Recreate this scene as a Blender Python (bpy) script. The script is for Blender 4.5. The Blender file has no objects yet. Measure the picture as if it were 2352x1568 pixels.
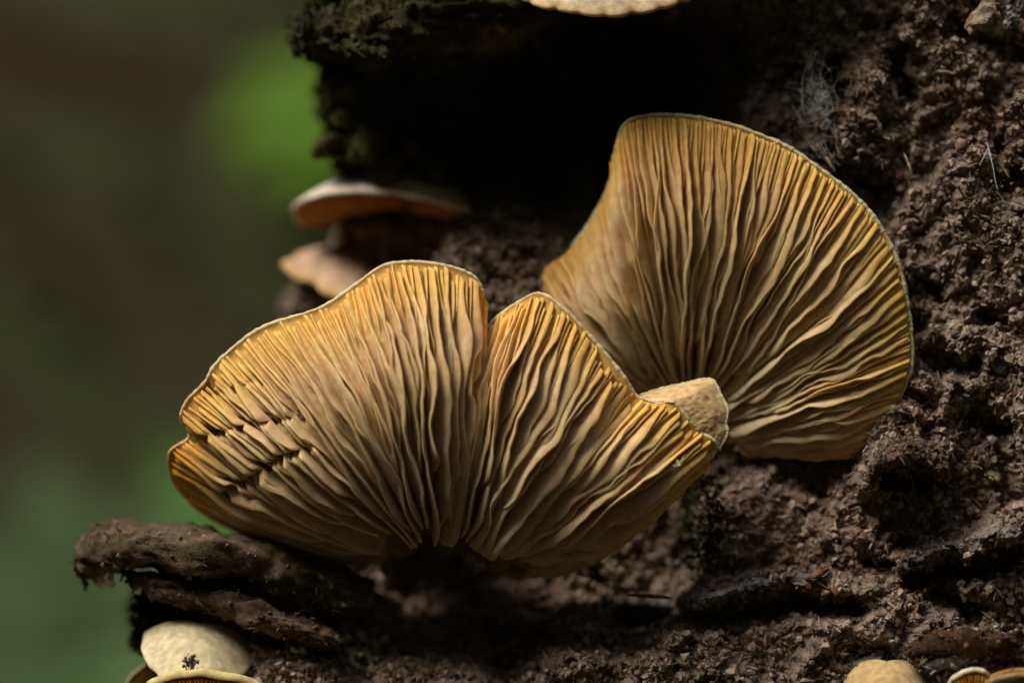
import bpy, math, random
import numpy as np
from mathutils import Vector, Matrix, Quaternion
rng = np.random.default_rng(7)
random.seed(7)
scene = bpy.context.scene
C = scene.collection

# ------------------------------------------------------------------ camera, sky, sun, exposure
D = 0.347            # metres from the lens to the plane of focus (y = 0)
PX = 0.125 / 2352.0  # metres per photo pixel (2352 px wide grid) at y = 0
Z0 = 0.55            # height of the optical axis above the forest floor
cam_d = bpy.data.cameras.new('camera')
cam_d.lens = 100.0; cam_d.sensor_width = 36.0
cam_d.clip_start = 0.01; cam_d.clip_end = 500.0
cam_d.dof.use_dof = True
cam_d.dof.focus_distance = D - 0.0005
cam_d.dof.aperture_fstop = 7.5
cam_d.dof.aperture_blades = 0
cam = bpy.data.objects.new('camera', cam_d); C.objects.link(cam)
cam.location = (0, -D, Z0); cam.rotation_euler = (math.radians(90), 0, 0)
scene.camera = cam
cam_d.lens = 36.0 * D / 0.125

SUN = Vector((-0.49, -0.26, 0.83)).normalized()
w = bpy.data.worlds.new('World'); scene.world = w; w.use_nodes = True
nt = w.node_tree
sky = nt.nodes.new('ShaderNodeTexSky'); sky.sky_type = 'NISHITA'; sky.sun_disc = False
sky.sun_elevation = math.asin(SUN.z); sky.sun_rotation = math.atan2(SUN.x, SUN.y)
sky.air_density = 1.0; sky.dust_density = 6.0; sky.ozone_density = 0.4
bg = nt.nodes['Background']; bg.inputs['Strength'].default_value = 0.05
nt.links.new(sky.outputs['Color'], bg.inputs['Color'])
sl = bpy.data.lights.new('sun', 'SUN'); sl.energy = 1.5; sl.angle = math.radians(28); sl.color = (1.0, 0.93, 0.80)
so = bpy.data.objects.new('sun', sl); C.objects.link(so)
so.location = (-1, -1, 4); so.rotation_euler = SUN.to_track_quat('Z', 'Y').to_euler()
scene.view_settings.view_transform = 'Standard'; scene.view_settings.look = 'None'
scene.view_settings.gamma = 1.0; scene.view_settings.use_curve_mapping = False
scene.view_settings.exposure = 1.05
scene.render.engine = 'CYCLES'
scene.cycles.use_denoising = True
scene.cycles.max_bounces = 6

# ------------------------------------------------------------------ helpers
def P(px, py, mm):
    """photo pixel (2352 grid) at depth mm behind the plane of focus -> world metres"""
    px = np.asarray(px, float); py = np.asarray(py, float); y = np.asarray(mm, float) * 1e-3
    s = (D + y) / D
    return np.stack(np.broadcast_arrays((px - 1176.0) * PX * s, y, Z0 + (784.0 - py) * PX * s), -1)

def proj(v):
    s = D / (D + v[..., 1])
    return v[..., 0] * s / PX + 1176.0, 784.0 - (v[..., 2] - Z0) * s / PX

_perm = rng.permutation(512).astype(np.int64)
_grad = rng.normal(size=(512, 3)); _grad /= np.linalg.norm(_grad, axis=1)[:, None]
def noise(p, scale=1.0, seed=0):
    """gradient noise, about -1..1"""
    p = np.asarray(p, float) * scale + seed * 17.31
    i = np.floor(p).astype(np.int64); f = p - i
    u = f * f * f * (f * (f * 6 - 15) + 10)
    out = 0
    for dx in (0, 1):
        for dy in (0, 1):
            for dz in (0, 1):
                h = _perm[(_perm[(_perm[(i[..., 0] + dx) & 511] + i[..., 1] + dy) & 511] + i[..., 2] + dz) & 511]
                g = _grad[h]
                d = g[..., 0] * (f[..., 0] - dx) + g[..., 1] * (f[..., 1] - dy) + g[..., 2] * (f[..., 2] - dz)
                wx = u[..., 0] if dx else 1 - u[..., 0]
                wy = u[..., 1] if dy else 1 - u[..., 1]
                wz = u[..., 2] if dz else 1 - u[..., 2]
                out = out + d * wx * wy * wz
    return out * 1.6
def fbm(p, scale, oct=4, seed=0, gain=0.5):
    o = 0; a = 1
    for k in range(oct):
        o = o + a * noise(p, scale * 2 ** k, seed + k * 3.7); a *= gain
    return o
def n1(x, seed=0):
    x = np.asarray(x, float)
    return noise(np.stack([x, np.full_like(x, 0.37 + seed * 1.713), np.full_like(x, 0.61 + seed * 0.77)], -1))
def sstep(a, b, x):
    t = np.clip((np.asarray(x, float) - a) / (b - a), 0, 1); return t * t * (3 - 2 * t)
def mixc(a, b, t):
    t = np.asarray(t)[..., None]; return np.asarray(a) * (1 - t) + np.asarray(b) * t

def mesh(name, v, f, col=None, smooth=True):
    v = np.asarray(v, float).reshape(-1, 3); f = np.asarray(f, np.int64)
    m = bpy.data.meshes.new(name)
    k = f.shape[1]
    m.vertices.add(len(v)); m.vertices.foreach_set('co', v.astype(np.float32).ravel())
    m.loops.add(f.size); m.loops.foreach_set('vertex_index', f.astype(np.int32).ravel())
    m.polygons.add(len(f)); m.polygons.foreach_set('loop_start', np.arange(0, f.size, k, dtype=np.int32))
    m.polygons.foreach_set('use_smooth', np.full(len(f), smooth))
    m.update(calc_edges=True); m.validate()
    if col is not None:
        a = m.color_attributes.new('Col', 'FLOAT_COLOR', 'POINT')
        c = np.ones((len(v), 4), np.float32); c[:, :3] = np.asarray(col).reshape(-1, 3)
        a.data.foreach_set('color', c.ravel())
    return m
def link(name, m, mat, parent=None, kind=None):
    o = bpy.data.objects.new(name, m); C.objects.link(o)
    if mat and not m.materials: m.materials.append(mat)
    if parent: o.parent = parent
    if kind: o['kind'] = kind
    return o
def obj(name, v, f, mat, parent=None, col=None, smooth=True, kind=None, origin=None):
    v = np.asarray(v, float).reshape(-1, 3)
    return link(name, mesh(name, v, f, col, smooth), mat, parent, kind)
def thing(name, label, cat, group=None):
    o = bpy.data.objects.new(name, None); C.objects.link(o)
    o.empty_display_size = 0.005
    o['label'] = label; o['category'] = cat
    if group: o['group'] = group
    return o
def gridf(nu, nv, off=0, closeu=False):
    i, j = np.meshgrid(np.arange(nu if closeu else nu - 1), np.arange(nv - 1), indexing='ij')
    i2 = (i + 1) % nu
    return (np.stack([i * nv + j, i2 * nv + j, i2 * nv + j + 1, i * nv + j + 1], -1).reshape(-1, 4) + off)
def tube(pts, r, n=6):
    """closed-section tube along points (K,3); r scalar or (K,)"""
    pts = np.asarray(pts, float); K = len(pts); r = np.broadcast_to(r, (K,))
    t = np.gradient(pts, axis=0); t /= np.linalg.norm(t, axis=1)[:, None] + 1e-12
    up = np.array([0.13, 1.0, 0.21]); a = np.cross(t, up); a /= np.linalg.norm(a, axis=1)[:, None] + 1e-12
    b = np.cross(t, a)
    an = np.linspace(0, 2 * np.pi, n, endpoint=False)
    v = pts[:, None] + r[:, None, None] * (np.cos(an)[None, :, None] * a[:, None] + np.sin(an)[None, :, None] * b[:, None])
    i, j = np.meshgrid(np.arange(K - 1), np.arange(n), indexing='ij'); j2 = (j + 1) % n
    f = np.stack([i * n + j, i * n + j2, (i + 1) * n + j2, (i + 1) * n + j], -1).reshape(-1, 4)
    return v.reshape(-1, 3), f
def cr(pts, t):
    """Catmull-Rom through rows of pts at parameters t in 0..n-1"""
    p = np.asarray(pts, float); n = len(p)
    p = np.vstack([2 * p[0] - p[1], p, 2 * p[-1] - p[-2]])
    t = np.clip(np.asarray(t, float), 0, n - 1 - 1e-9); i = t.astype(int); f = (t - i)[..., None]
    a, b, c, d = p[i], p[i + 1], p[i + 2], p[i + 3]
    return 0.5 * (2 * b + (c - a) * f + (2 * a - 5 * b + 4 * c - d) * f ** 2 + (3 * b - a - 3 * c + d) * f ** 3)
def seg_dist(x, y, line):
    """distance in px to a polyline and the parameter 0..1 along it"""
    best = np.full(np.shape(x), 1e9); par = np.zeros(np.shape(x)); n = len(line) - 1
    for k in range(n):
        (x0, y0), (x1, y1) = line[k][:2], line[k + 1][:2]
        L = (x1 - x0) ** 2 + (y1 - y0) ** 2
        t = np.clip(((x - x0) * (x1 - x0) + (y - y0) * (y1 - y0)) / L, 0, 1)
        d = np.hypot(x - x0 - t * (x1 - x0), y - y0 - t * (y1 - y0))
        m = d < best; best = np.where(m, d, best); par = np.where(m, (k + t) / n, par)
    return best, par

# ------------------------------------------------------------------ materials
def nodes(name):
    m = bpy.data.materials.new(name); m.use_nodes = True
    n = m.node_tree.nodes; l = m.node_tree.links
    return m, n, l, n['Principled BSDF']
def add(n, t, **k):
    x = n.new(t)
    for a, b in k.items(): setattr(x, a, b)
    return x
def ramp(n, stops):
    r = n.new('ShaderNodeValToRGB'); e = r.color_ramp.elements
    while len(e) < len(stops): e.new(0.5)
    for k, (p, c) in enumerate(stops):
        e[k].position = p; e[k].color = (*c, 1)
    return r
def col_mat(name, nscale, lo, hi, rough, bscale, bstr, bdist, sss=0.0, radius=(1, .5, .2), sscale=0.001, spec=0.3, sheen=0.0, detail=6):
    """vertex colour times procedural mottling, with procedural relief"""
    m, n, l, b = nodes(name)
    at = add(n, 'ShaderNodeAttribute', attribute_name='Col')
    tc = add(n, 'ShaderNodeTexCoord')
    nz = add(n, 'ShaderNodeTexNoise'); nz.inputs['Scale'].default_value = nscale; nz.inputs['Detail'].default_value = detail
    l.new(tc.outputs['Object'], nz.inputs['Vector'])
    rp = ramp(n, [(0.3, lo), (0.7, hi)]); l.new(nz.outputs['Fac'], rp.inputs['Fac'])
    mx = add(n, 'ShaderNodeMix', data_type='RGBA', blend_type='MULTIPLY'); mx.inputs['Factor'].default_value = 1
    l.new(at.outputs['Color'], mx.inputs['A']); l.new(rp.outputs['Color'], mx.inputs['B'])
    l.new(mx.outputs['Result'], b.inputs['Base Color'])
    b.inputs['Roughness'].default_value = rough; b.inputs['Specular IOR Level'].default_value = spec
    if sss:
        b.inputs['Subsurface Weight'].default_value = sss
        b.inputs['Subsurface Radius'].default_value = radius
        b.inputs['Subsurface Scale'].default_value = sscale
    if sheen: b.inputs['Sheen Weight'].default_value = sheen
    n2 = add(n, 'ShaderNodeTexNoise'); n2.inputs['Scale'].default_value = bscale; n2.inputs['Detail'].default_value = 8
    l.new(tc.outputs['Object'], n2.inputs['Vector'])
    bp = add(n, 'ShaderNodeBump'); bp.inputs['Strength'].default_value = bstr; bp.inputs['Distance'].default_value = bdist
    l.new(n2.outputs['Fac'], bp.inputs['Height']); l.new(bp.outputs['Normal'], b.inputs['Normal'])
    return m
M = {}
M['gill'] = col_mat('gill_flesh', 900, (.80, .76, .72), (1.08, 1.06, 1.04), 0.55, 2500, 0.25, 0.0001, 0.45, (1, .55, .2), 0.001, 0.22)
M['cap'] = col_mat('cap_flesh', 1200, (.72, .66, .6), (1.1, 1.08, 1.05), 0.8, 6000, 0.5, 0.00015, 0.25, (1, .6, .25), 0.0008, 0.2, 0.1)
M['wood'] = col_mat('rotten_wood', 1500, (.55, .53, .5), (1.35, 1.3, 1.25), 0.95, 5000, 0.9, 0.0005, spec=0.15)
M['crumb'] = col_mat('wood_crumbs', 3000, (.7, .7, .7), (1.2, 1.2, 1.2), 0.9, 6000, 0.6, 0.0002, spec=0.2)
M['moss'] = col_mat('moss', 2000, (.6, .6, .6), (1.3, 1.3, 1.2), 0.85, 4000, 0.3, 0.0002, spec=0.15)
M['silk'] = col_mat('silk', 2000, (.9, .9, .9), (1, 1, 1), 0.5, 4000, 0.1, 0.0001)
def ground_mat():
    m, n, l, b = nodes('forest_floor')
    tc = add(n, 'ShaderNodeTexCoord')
    a = add(n, 'ShaderNodeTexNoise'); a.inputs['Scale'].default_value = 6.5; a.inputs['Detail'].default_value = 6
    c = add(n, 'ShaderNodeTexNoise'); c.inputs['Scale'].default_value = 60; c.inputs['Detail'].default_value = 8
    l.new(tc.outputs['Object'], a.inputs['Vector']); l.new(tc.outputs['Object'], c.inputs['Vector'])
    r1 = ramp(n, [(0.36, (.030, .021, .010)), (0.5, (.044, .038, .018)), (0.64, (.038, .052, .016))])
    r2 = ramp(n, [(0.3, (.5, .5, .5)), (0.7, (1.3, 1.3, 1.3))])
    l.new(a.outputs['Fac'], r1.inputs['Fac']); l.new(c.outputs['Fac'], r2.inputs['Fac'])
    mx = add(n, 'ShaderNodeMix', data_type='RGBA', blend_type='MULTIPLY'); mx.inputs['Factor'].default_value = 1
    l.new(r1.outputs['Color'], mx.inputs['A']); l.new(r2.outputs['Color'], mx.inputs['B'])
    l.new(mx.outputs['Result'], b.inputs['Base Color']); b.inputs['Roughness'].default_value = 0.95; b.inputs['Specular IOR Level'].default_value = 0.08
    bp = add(n, 'ShaderNodeBump'); bp.inputs['Distance'].default_value = 0.02
    l.new(c.outputs['Fac'], bp.inputs['Height']); l.new(bp.outputs['Normal'], b.inputs['Normal'])
    return m
M['ground'] = ground_mat()
M['leaf'] = col_mat('leaf', 60, (.8, .8, .7), (1.15, 1.15, 1.1), 0.65, 300, 0.2, 0.001, spec=0.12)

# ------------------------------------------------------------------ forest floor: a hollow; its unseen banks are added to block low sky light
def ground_z(x, y):
    r = np.hypot(x, y)
    h = np.maximum(r - 0.75, 0)
    z = (0.85 + 0.3 * sstep(.3, -1.5, y)) * (np.sqrt(h * h + 0.04) - 0.2) * (1 - sstep(7, 16, r)) + 6.0 * sstep(7, 16, r)  # unseen bank behind the camera made steeper to cut frontal sky light
    p = np.stack([x, y, np.zeros_like(x)], -1)
    return z + 0.05 * noise(p, 1.7, 3) * sstep(.4, 1, r) + 0.015 * noise(p, 7, 4) * sstep(.3, .6, r) + 0.4 * noise(p, .15, 9) * sstep(4, 9, r)
rr = np.concatenate([[0.0], np.geomspace(0.05, 3, 70), np.geomspace(3.2, 150, 40)])
th = np.linspace(0, 2 * np.pi, 160, endpoint=False)
R_, T_ = np.meshgrid(rr, th, indexing='ij')
gx, gy = R_ * np.cos(T_), R_ * np.sin(T_)
gv = np.stack([gx, gy, ground_z(gx, gy)], -1)
i, j = np.meshgrid(np.arange(len(rr) - 1), np.arange(160), indexing='ij'); j2 = (j + 1) % 160
gf = np.stack([i * 160 + j, (i + 1) * 160 + j, (i + 1) * 160 + j2, i * 160 + j2], -1).reshape(-1, 4)
obj('ground', gv, gf, M['ground'], kind='structure')
def hit(px, py):
    """where the line of sight through a photo pixel meets the bank"""
    ys = np.linspace(0.3, 6, 4000)
    p = P(np.full_like(ys, px), np.full_like(ys, py), ys * 1000)
    k = np.argmax(p[:, 2] < ground_z(p[:, 0], p[:, 1]))
    return p[k]

# fallen leaves on the bank (uncountable litter)
def leaf_shape(L, W, fold=0.15, n=7):
    t = np.linspace(0, 1, n)
    wd = W * np.sin(np.pi * t ** 0.8) ** 0.9
    v = []
    for k in range(n):
        v += [(-wd[k], t[k] * L, fold * wd[k] - 0.25 * L * t[k] ** 2), (0, t[k] * L, -0.25 * L * t[k] ** 2), (wd[k], t[k] * L, fold * wd[k] - 0.25 * L * t[k] ** 2)]
    f = []
    for k in range(n - 1):
        a = 3 * k; f += [(a, a + 1, a + 4, a + 3), (a + 1, a + 2, a + 5, a + 4)]
    return np.array(v), np.array(f)
def litter(N):
    lv, lf = leaf_shape(1, .28, .2, 5)
    V, F, K = [], [], []
    for k in range(N):
        a = rng.uniform(0.35 * np.pi, 1.15 * np.pi) if k % 3 else rng.uniform(0, 2 * np.pi)
        r = 0.45 + 2.2 * rng.random() ** 1.2
        x, y = r * math.cos(a), r * math.sin(a)
        s = rng.uniform(.02, .06)
        q = Quaternion((rng.normal(), rng.normal(), rng.normal()), rng.uniform(0, .9)) @ Quaternion((0, 0, 1), rng.uniform(0, 6.3))
        m = np.array(q.to_matrix())
        V.append((lv * s) @ m.T + (x, y, float(ground_z(np.array(x), np.array(y))) + .012)); F.append(lf + len(lv) * k)
        c = [(.065, .045, .02), (.042, .03, .014), (.085, .068, .034), (.045, .062, .016)][rng.integers(0, 4)]
        K.append(np.tile(np.array(c) * rng.uniform(.6, 1.2), (len(lv), 1)))
    o = obj('leaf_litter', np.vstack(V), np.vstack(F), M['leaf'], col=np.vstack(K), kind='stuff')
    o['label'] = 'brown fallen leaves lying over the blurred forest bank'; o['category'] = 'leaf litter'
litter(2600)
def plant(px, py, nl, size, colr, label, spread=1.0, seed=0):
    r = np.random.default_rng(seed)
    base = hit(px, py); base[2] -= .004
    t = thing('woodland_plant', label, 'plant', None)
    t.location = base; t.rotation_euler = (.85, 0, 0)   # grows out from the steep bank, leaning downhill
    H = size * 1.1
    pts = np.array([[0, 0, 0], [.01, -.01, H * .4], [.015, -.02, H * .75], [.02, -.03, H]])
    v, f = tube(cr(pts, np.linspace(0, 3, 10)), np.linspace(.003, .0015, 10), 6)
    obj('stem', v, f, M['leaf'], t, np.tile((.06, .09, .03), (len(v), 1)))
    for k in range(nl):
        lv, lf = leaf_shape(size * r.uniform(.8, 1.15), size * r.uniform(.22, .32), .25, 8)
        a = k * 2.4 + r.uniform(-.3, .3)
        m = np.array((Matrix.Rotation(a, 3, 'Z') @ Matrix.Rotation(r.uniform(.1, .6) * spread, 3, 'X')))
        o = cr(pts, np.array([1.2 + 1.8 * k / max(nl - 1, 1)]))[0]
        obj('leaf', lv @ m.T + o, lf, M['leaf'], t, np.tile(np.array(colr) * r.uniform(.85, 1.15), (len(lv), 1)))
    return t
plant(725, 415, 20, .085, (.085, .175, .012), 'bright green leafy plant on the bank beside the dark mossy hollow', seed=1)
plant(480, 1330, 10, .07, (.05, .15, .018), 'deep green leafy plant behind the orange tip of the gilled mushroom', seed=2)
plant(230, 1640, 14, .11, (.055, .095, .034), 'pale green leafy plant behind the cream caps under the bark slab', seed=3)

# ------------------------------------------------------------------ the rotten tree stump
stump = thing('rotten_tree_stump', 'crumbling brown rotten tree stump with a dark mossy hollow, carrying mushrooms', 'tree stump')
ctrl = np.array([
 (700,60,18),(850,60,16),(1000,20,15),(1200,-20,13),(1500,-60,10),(1700,-90,8),(760,-150,14),(1200,-200,8),(1700,-200,0),(2300,-200,10),
 (820,180,26),(1000,140,32),(1300,110,38),(1500,130,40),(1640,120,30),(740,200,30),
 (850,300,30),(1000,330,38),(1200,300,48),(1400,250,50),(1550,250,42),(1650,220,28),(1250,420,42),(1000,430,36),(800,400,34),
 (1760,90,18),(1750,250,14),(1900,100,13),(2000,250,8),(2200,150,8),(2300,40,8),(2330,500,3),(2150,600,7),(2200,900,3),(2120,1000,3),(2450,300,5),(2450,900,-1),
 (1200,540,20),(1180,480,27),(1090,640,19),(1150,720,16),(1330,440,22),(900,560,40),(790,520,44),(750,650,44),(660,700,44),
 (1600,600,27),(1800,600,24),(1950,800,17),(1600,900,24),(1700,1000,20),(1500,400,32),(1900,500,14),
 (1860,1050,20),(1800,1140,8),(1950,1120,6),(2060,1080,1),(2200,1100,6),(2300,1300,0),(1700,1280,7),(2100,1200,5),
 (1500,1260,22),(1400,1330,18),(1200,1340,30),(1000,1350,32),(800,1310,26),(600,1290,20),(1000,1450,22),(1200,1430,20),(800,1430,12),(600,1400,9),(450,1450,13),(350,1420,15),
 (700,1530,4),(1000,1560,4),(1300,1500,4),(1700,1420,4),(1600,1560,2),(2000,1510,0),(2300,1560,-1),(2200,1420,1),(700,1750,2),(1500,1800,1),(2300,1800,-2),
 (1000,1000,30),(900,800,36),(1100,800,26),(700,900,42),(700,1100,36),(1300,1100,24)], float)
def depth(px, py, sg=75.0):
    num = 0; den = 1e-12
    for (cx, cy, cd) in ctrl:
        w_ = np.exp(-((px - cx) ** 2 + (py - cy) ** 2) / (2 * sg * sg)) + 1e-4 / (1 + (((px - cx) ** 2 + (py - cy) ** 2) / (sg * sg)) ** 2)
        num = num + w_ * cd; den = den + w_
    return num / den
edge = np.array([(-300,770),(-100,760),(0,735),(40,702),(75,672),(100,676),(140,702),(160,742),(230,742),(290,752),(340,778),(400,770),(430,790),(480,772),(540,775),(600,745),(640,690),(700,650),(740,665),(900,760),(1100,760),(1200,640),(1260,480),(1330,345),(1360,325),(1400,318),(1480,318),(1520,385),(1568,470),(1700,480),(2000,480)], float)
grooves = [  # dark cracks and pits in the wood: polyline px, half width px, depth mm
 ([(1440,1420),(1600,1420),(1750,1400),(1850,1385),(1960,1400)], 26, 6), ([(2100,1330),(2200,1310),(2330,1280)], 24, 6), ([(2160,1370),(2230,1400)], 28, 6),
 ([(2030,1100),(2080,1105),(2130,1100)], 26, 7), ([(1915,150),(1925,230)], 22, 7), ([(2060,130),(2080,220)], 26, 6), ([(2200,60),(2330,130)], 34, 5),
 ([(2300,430),(2345,410)], 30, 6), ([(2140,810),(2170,850),(2230,830)], 22, 5), ([(2230,960),(2310,980)], 26, 5), ([(2290,330),(2300,350)], 22, 5),
 ([(1980,420),(2010,440)], 14, 3), ([(1860,1120),(1900,1135)],10,2), ([(1150,1470),(1500,1480)], 22, 3), ([(560,1440),(700,1470),(760,1490)], 22, 5), ([(1800,190),(1840,160)],14,3),
 ([(2000,1300),(2060,1290)],12,2.5), ([(2120,640),(2160,690)],16,3.5), ([(2260,720),(2350,760)],22,4), ([(1690,90),(1720,160)],20,5)]
ridges = [([(1430,1395),(1560,1385),(1660,1360),(1760,1330),(1830,1330),(1900,1320)], 20, 3.2), ([(2070,1290),(2170,1255),(2320,1215)], 20, 4),
 ([(1990,1110),(2010,1060),(2080,1040),(2160,1060)], 26, 6), ([(1960,1230),(2000,1250)], 16, 1.5), ([(700,1380),(540,1330),(420,1320)], 26, 5)]
NU, NV = 760, 620
pys = np.linspace(-260, 1860, NV)
e = np.interp(pys, edge[:, 0], edge[:, 1])
e = e + 14 * n1(pys / 26, 5) + 7 * n1(pys / 9, 6) + 22 * n1(pys / 48, 8) * ((pys > 150) & (pys < 480))
wrap = 60
a = np.linspace(0, 1, NU - wrap)
X = np.zeros((NU, NV)); Y = np.zeros((NU, NV)); E = np.zeros((NU, NV))
for jv in range(NV):
    X[wrap:, jv] = e[jv] + 14 + (2660 - e[jv] - 14) * a
    ph = np.linspace(math.pi * 0.62, 0, wrap, endpoint=False)
    X[:wrap, jv] = e[jv] + 14 - 14 * np.sin(ph) + 160 * np.clip(ph - math.pi / 2, 0, 9)
    E[:wrap, jv] = 34 * (1 - np.cos(ph))
PY = np.broadcast_to(pys, (NU, NV)).copy()
dd = depth(X, PY) + E
sharp = depth(X, PY, 45.0) + E
dd = 0.4 * dd + 0.6 * sharp
for ln, wd, dp in grooves:
    d_, t_ = seg_dist(X + 16 * n1(PY / 30, 2), PY + 16 * n1(X / 33, 3), ln)
    dd += dp * 1.15 * np.exp(-(d_ / wd) ** 2.5)
for ln, wd, dp in ridges:
    d_, t_ = seg_dist(X + 10 * n1(PY / 30, 2), PY + 10 * n1(X / 33, 3), ln)
    dd -= dp * np.exp(-(d_ / wd) ** 2)
SV = P(X, PY, dd)
q = SV * 1000.0
cav = sstep(30, 42, depth(X, PY)) * (PY < 640)
fine = 1.0 - 0.35 * cav
disp = 1.9 * fbm(q, .07, 3, 1) + fine * (1.6 * (np.abs(noise(q, .28, 11)) * 2 - .7) + 1.1 * noise(q, .55, 12) + .55 * (1 - 2 * np.abs(noise(q, 1.0, 13))) + .38 * noise(q, 1.9, 14) + .2 * noise(q, 3.6, 15))
smoothzone = np.exp(-(((X - 1770) / 170) ** 2 + ((PY - 1200) / 110) ** 2))
disp *= (1 - .5 * smoothzone)
lat = np.stack([noise(q, .7, 21) + .5 * noise(q, 1.6, 24), 0 * disp, noise(q, .7, 22) + .5 * noise(q, 1.6, 25)], -1) * 0.45
SV = SV + np.stack([0 * disp, disp, 0 * disp], -1) * 1e-3 + lat * 1e-3
# own colours of the wood: brown, reddish, grey mycelium streaks, mossy green-black in the hollow
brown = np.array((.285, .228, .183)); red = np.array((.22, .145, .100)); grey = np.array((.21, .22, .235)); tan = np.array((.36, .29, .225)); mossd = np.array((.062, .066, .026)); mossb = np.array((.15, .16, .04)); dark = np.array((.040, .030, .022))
ch = fbm(q, .12, 3, 31); ch2 = fbm(q, .5, 3, 33)
scol = mixc(brown, red, np.clip(sstep(.0, .7, ch) * .7 + .8 * np.exp(-(((X - 1900) / 260) ** 2 + ((PY - 1260) / 120) ** 2)), 0, 1))
scol = mixc(scol, tan, sstep(.15, .8, ch2) * .55)
scol = mixc(scol, dark, sstep(.2, .8, -ch2) * .6)
for ln, wd in [([(1400,1390),(1560,1385),(1660,1362),(1760,1330),(1900,1322)], 15), ([(2090,1290),(2320,1215)], 13), ([(2250,80),(2330,30)],26), ([(1880,240),(1910,300)],16)]:
    d_, t_ = seg_dist(X, PY, ln); scol = mixc(scol, grey, np.exp(-(d_ / wd) ** 2) * (.55 + .45 * sstep(-.2, .5, ch2)))
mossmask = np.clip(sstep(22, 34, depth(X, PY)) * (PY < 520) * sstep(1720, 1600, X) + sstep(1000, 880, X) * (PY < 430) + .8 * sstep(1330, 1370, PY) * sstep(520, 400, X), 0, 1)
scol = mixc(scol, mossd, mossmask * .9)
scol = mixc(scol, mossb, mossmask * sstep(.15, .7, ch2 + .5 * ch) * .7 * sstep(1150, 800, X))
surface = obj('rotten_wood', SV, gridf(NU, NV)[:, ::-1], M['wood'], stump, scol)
# the rest of the stump down to the forest floor, behind the broken face
zz = np.linspace(-0.02, 0.92, 90); an = np.linspace(0, 2 * np.pi, 120, endpoint=False)
A_, Z_ = np.meshgrid(an, zz, indexing='ij')
rad = .150 + .07 * np.exp(-Z_ / .12) - .03 * sstep(.6, .92, Z_)
tv = np.stack([.185 + rad * np.cos(A_), .225 + rad * np.sin(A_), Z_], -1)
tv += np.stack([np.cos(A_), np.sin(A_), 0 * A_], -1) * (.012 * fbm(tv, 14, 4, 41) + .006 * noise(tv * (1, 1, .15), 60, 44))[..., None]
tc_ = mixc((.09, .065, .045), (.05, .055, .02), sstep(-.2, .5, fbm(tv, 9, 3, 47)))
obj('trunk', tv, gridf(120, 90, 0, True), M['wood'], stump, tc_)
tt = np.concatenate([tv[:, -1], [[.185, .225, .90]]])
obj('broken_top', tt, np.array([(k, (k + 1) % 120, 120) for k in range(120)]), M['wood'], stump, np.tile((.10, .07, .05), (121, 1)))

# --- crumbs and splinters of rotten wood
def rock_variant(seed, stretch):
    r = np.random.default_rng(seed)
    t = (1 + 5 ** .5) / 2
    v = np.array([(-1,t,0),(1,t,0),(-1,-t,0),(1,-t,0),(0,-1,t),(0,1,t),(0,-1,-t),(0,1,-t),(t,0,-1),(t,0,1),(-t,0,-1),(-t,0,1)]) / 1.9
    f = np.array([(0,11,5),(0,5,1),(0,1,7),(0,7,10),(0,10,11),(1,5,9),(5,11,4),(11,10,2),(10,7,6),(7,1,8),(3,9,4),(3,4,2),(3,2,6),(3,6,8),(3,8,9),(4,9,5),(2,4,11),(6,2,10),(8,6,7),(9,8,1)])
    v = v * r.uniform(.6, 1.35, (12, 1)) + r.normal(0, .12, (12, 3))
    return v * stretch, f
variants = [rock_variant(s, (1, 1, 1)) for s in range(6)] + [rock_variant(s, (.22, .28, 2.2)) for s in range(10, 15)] + [rock_variant(s, (1.2, .8, .35)) for s in range(20, 21)]
def rand_rot(n):
    qn = rng.normal(size=(n, 4)); qn /= np.linalg.norm(qn, axis=1)[:, None]
    w_, x, y, z = qn.T
    return np.stack([1-2*(y*y+z*z), 2*(x*y-z*w_), 2*(x*z+y*w_), 2*(x*y+z*w_), 1-2*(x*x+z*z), 2*(y*z-x*w_), 2*(x*z-y*w_), 2*(y*z+x*w_), 1-2*(x*x+y*y)], -1).reshape(n, 3, 3)
vis = (X > -20) & (X < 2400) & (PY > -40) & (PY < 1620)
vis[:wrap] &= rng.random((wrap, NV)) < .3
dens = np.where(vis, (1 - mossmask * .85) * (.35 + .65 * sstep(-.3, .5, ch)) * (1 - .45 * smoothzone), 0)
dens = dens / dens.sum()
def crumb_set(n, smin, smax, power, seed):
    idx = rng.choice(NU * NV, n, p=dens.ravel())
    pos = SV.reshape(-1, 3)[idx] + rng.normal(0, .00015, (n, 3))
    size = (smin + (smax - smin) * rng.random(n) ** power) * 1e-3
    base = scol.reshape(-1, 3)[idx]
    c = base * rng.uniform(.65, 1.55, (n, 1))
    lt = rng.random(n)
    c = np.where((lt < .14)[:, None], np.array((.42, .34, .25)) * rng.uniform(.7, 1.2, (n, 1)), c)
    c = np.where((lt < .008)[:, None], np.array((.55, .52, .46)), c)
    c = np.where((lt > .95)[:, None], np.array((.15, .062, .03)), c)
    pos[:, 1] -= size * .25
    return pos, size, c
pos, size, cc = crumb_set(66000, .08, .60, 2.4, 1)
vi = rng.integers(0, len(variants), len(pos))
V, F, K = [], [], []; off = 0
for k, (vv, vf) in enumerate(variants):
    m = vi == k; n = int(m.sum()); R = rand_rot(n)
    pv = np.einsum('nij,kj->nki', R, vv) * size[m][:, None, None] + pos[m][:, None]
    V.append(pv.reshape(-1, 3)); F.append((vf[None] + (np.arange(n) * 12)[:, None, None]).reshape(-1, 3) + off); off += n * 12
    K.append(np.repeat(cc[m], 12, 0))
obj('wood_crumbs', np.vstack(V), np.vstack(F), M['crumb'], stump, np.vstack(K), smooth=False, kind='stuff')
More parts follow.
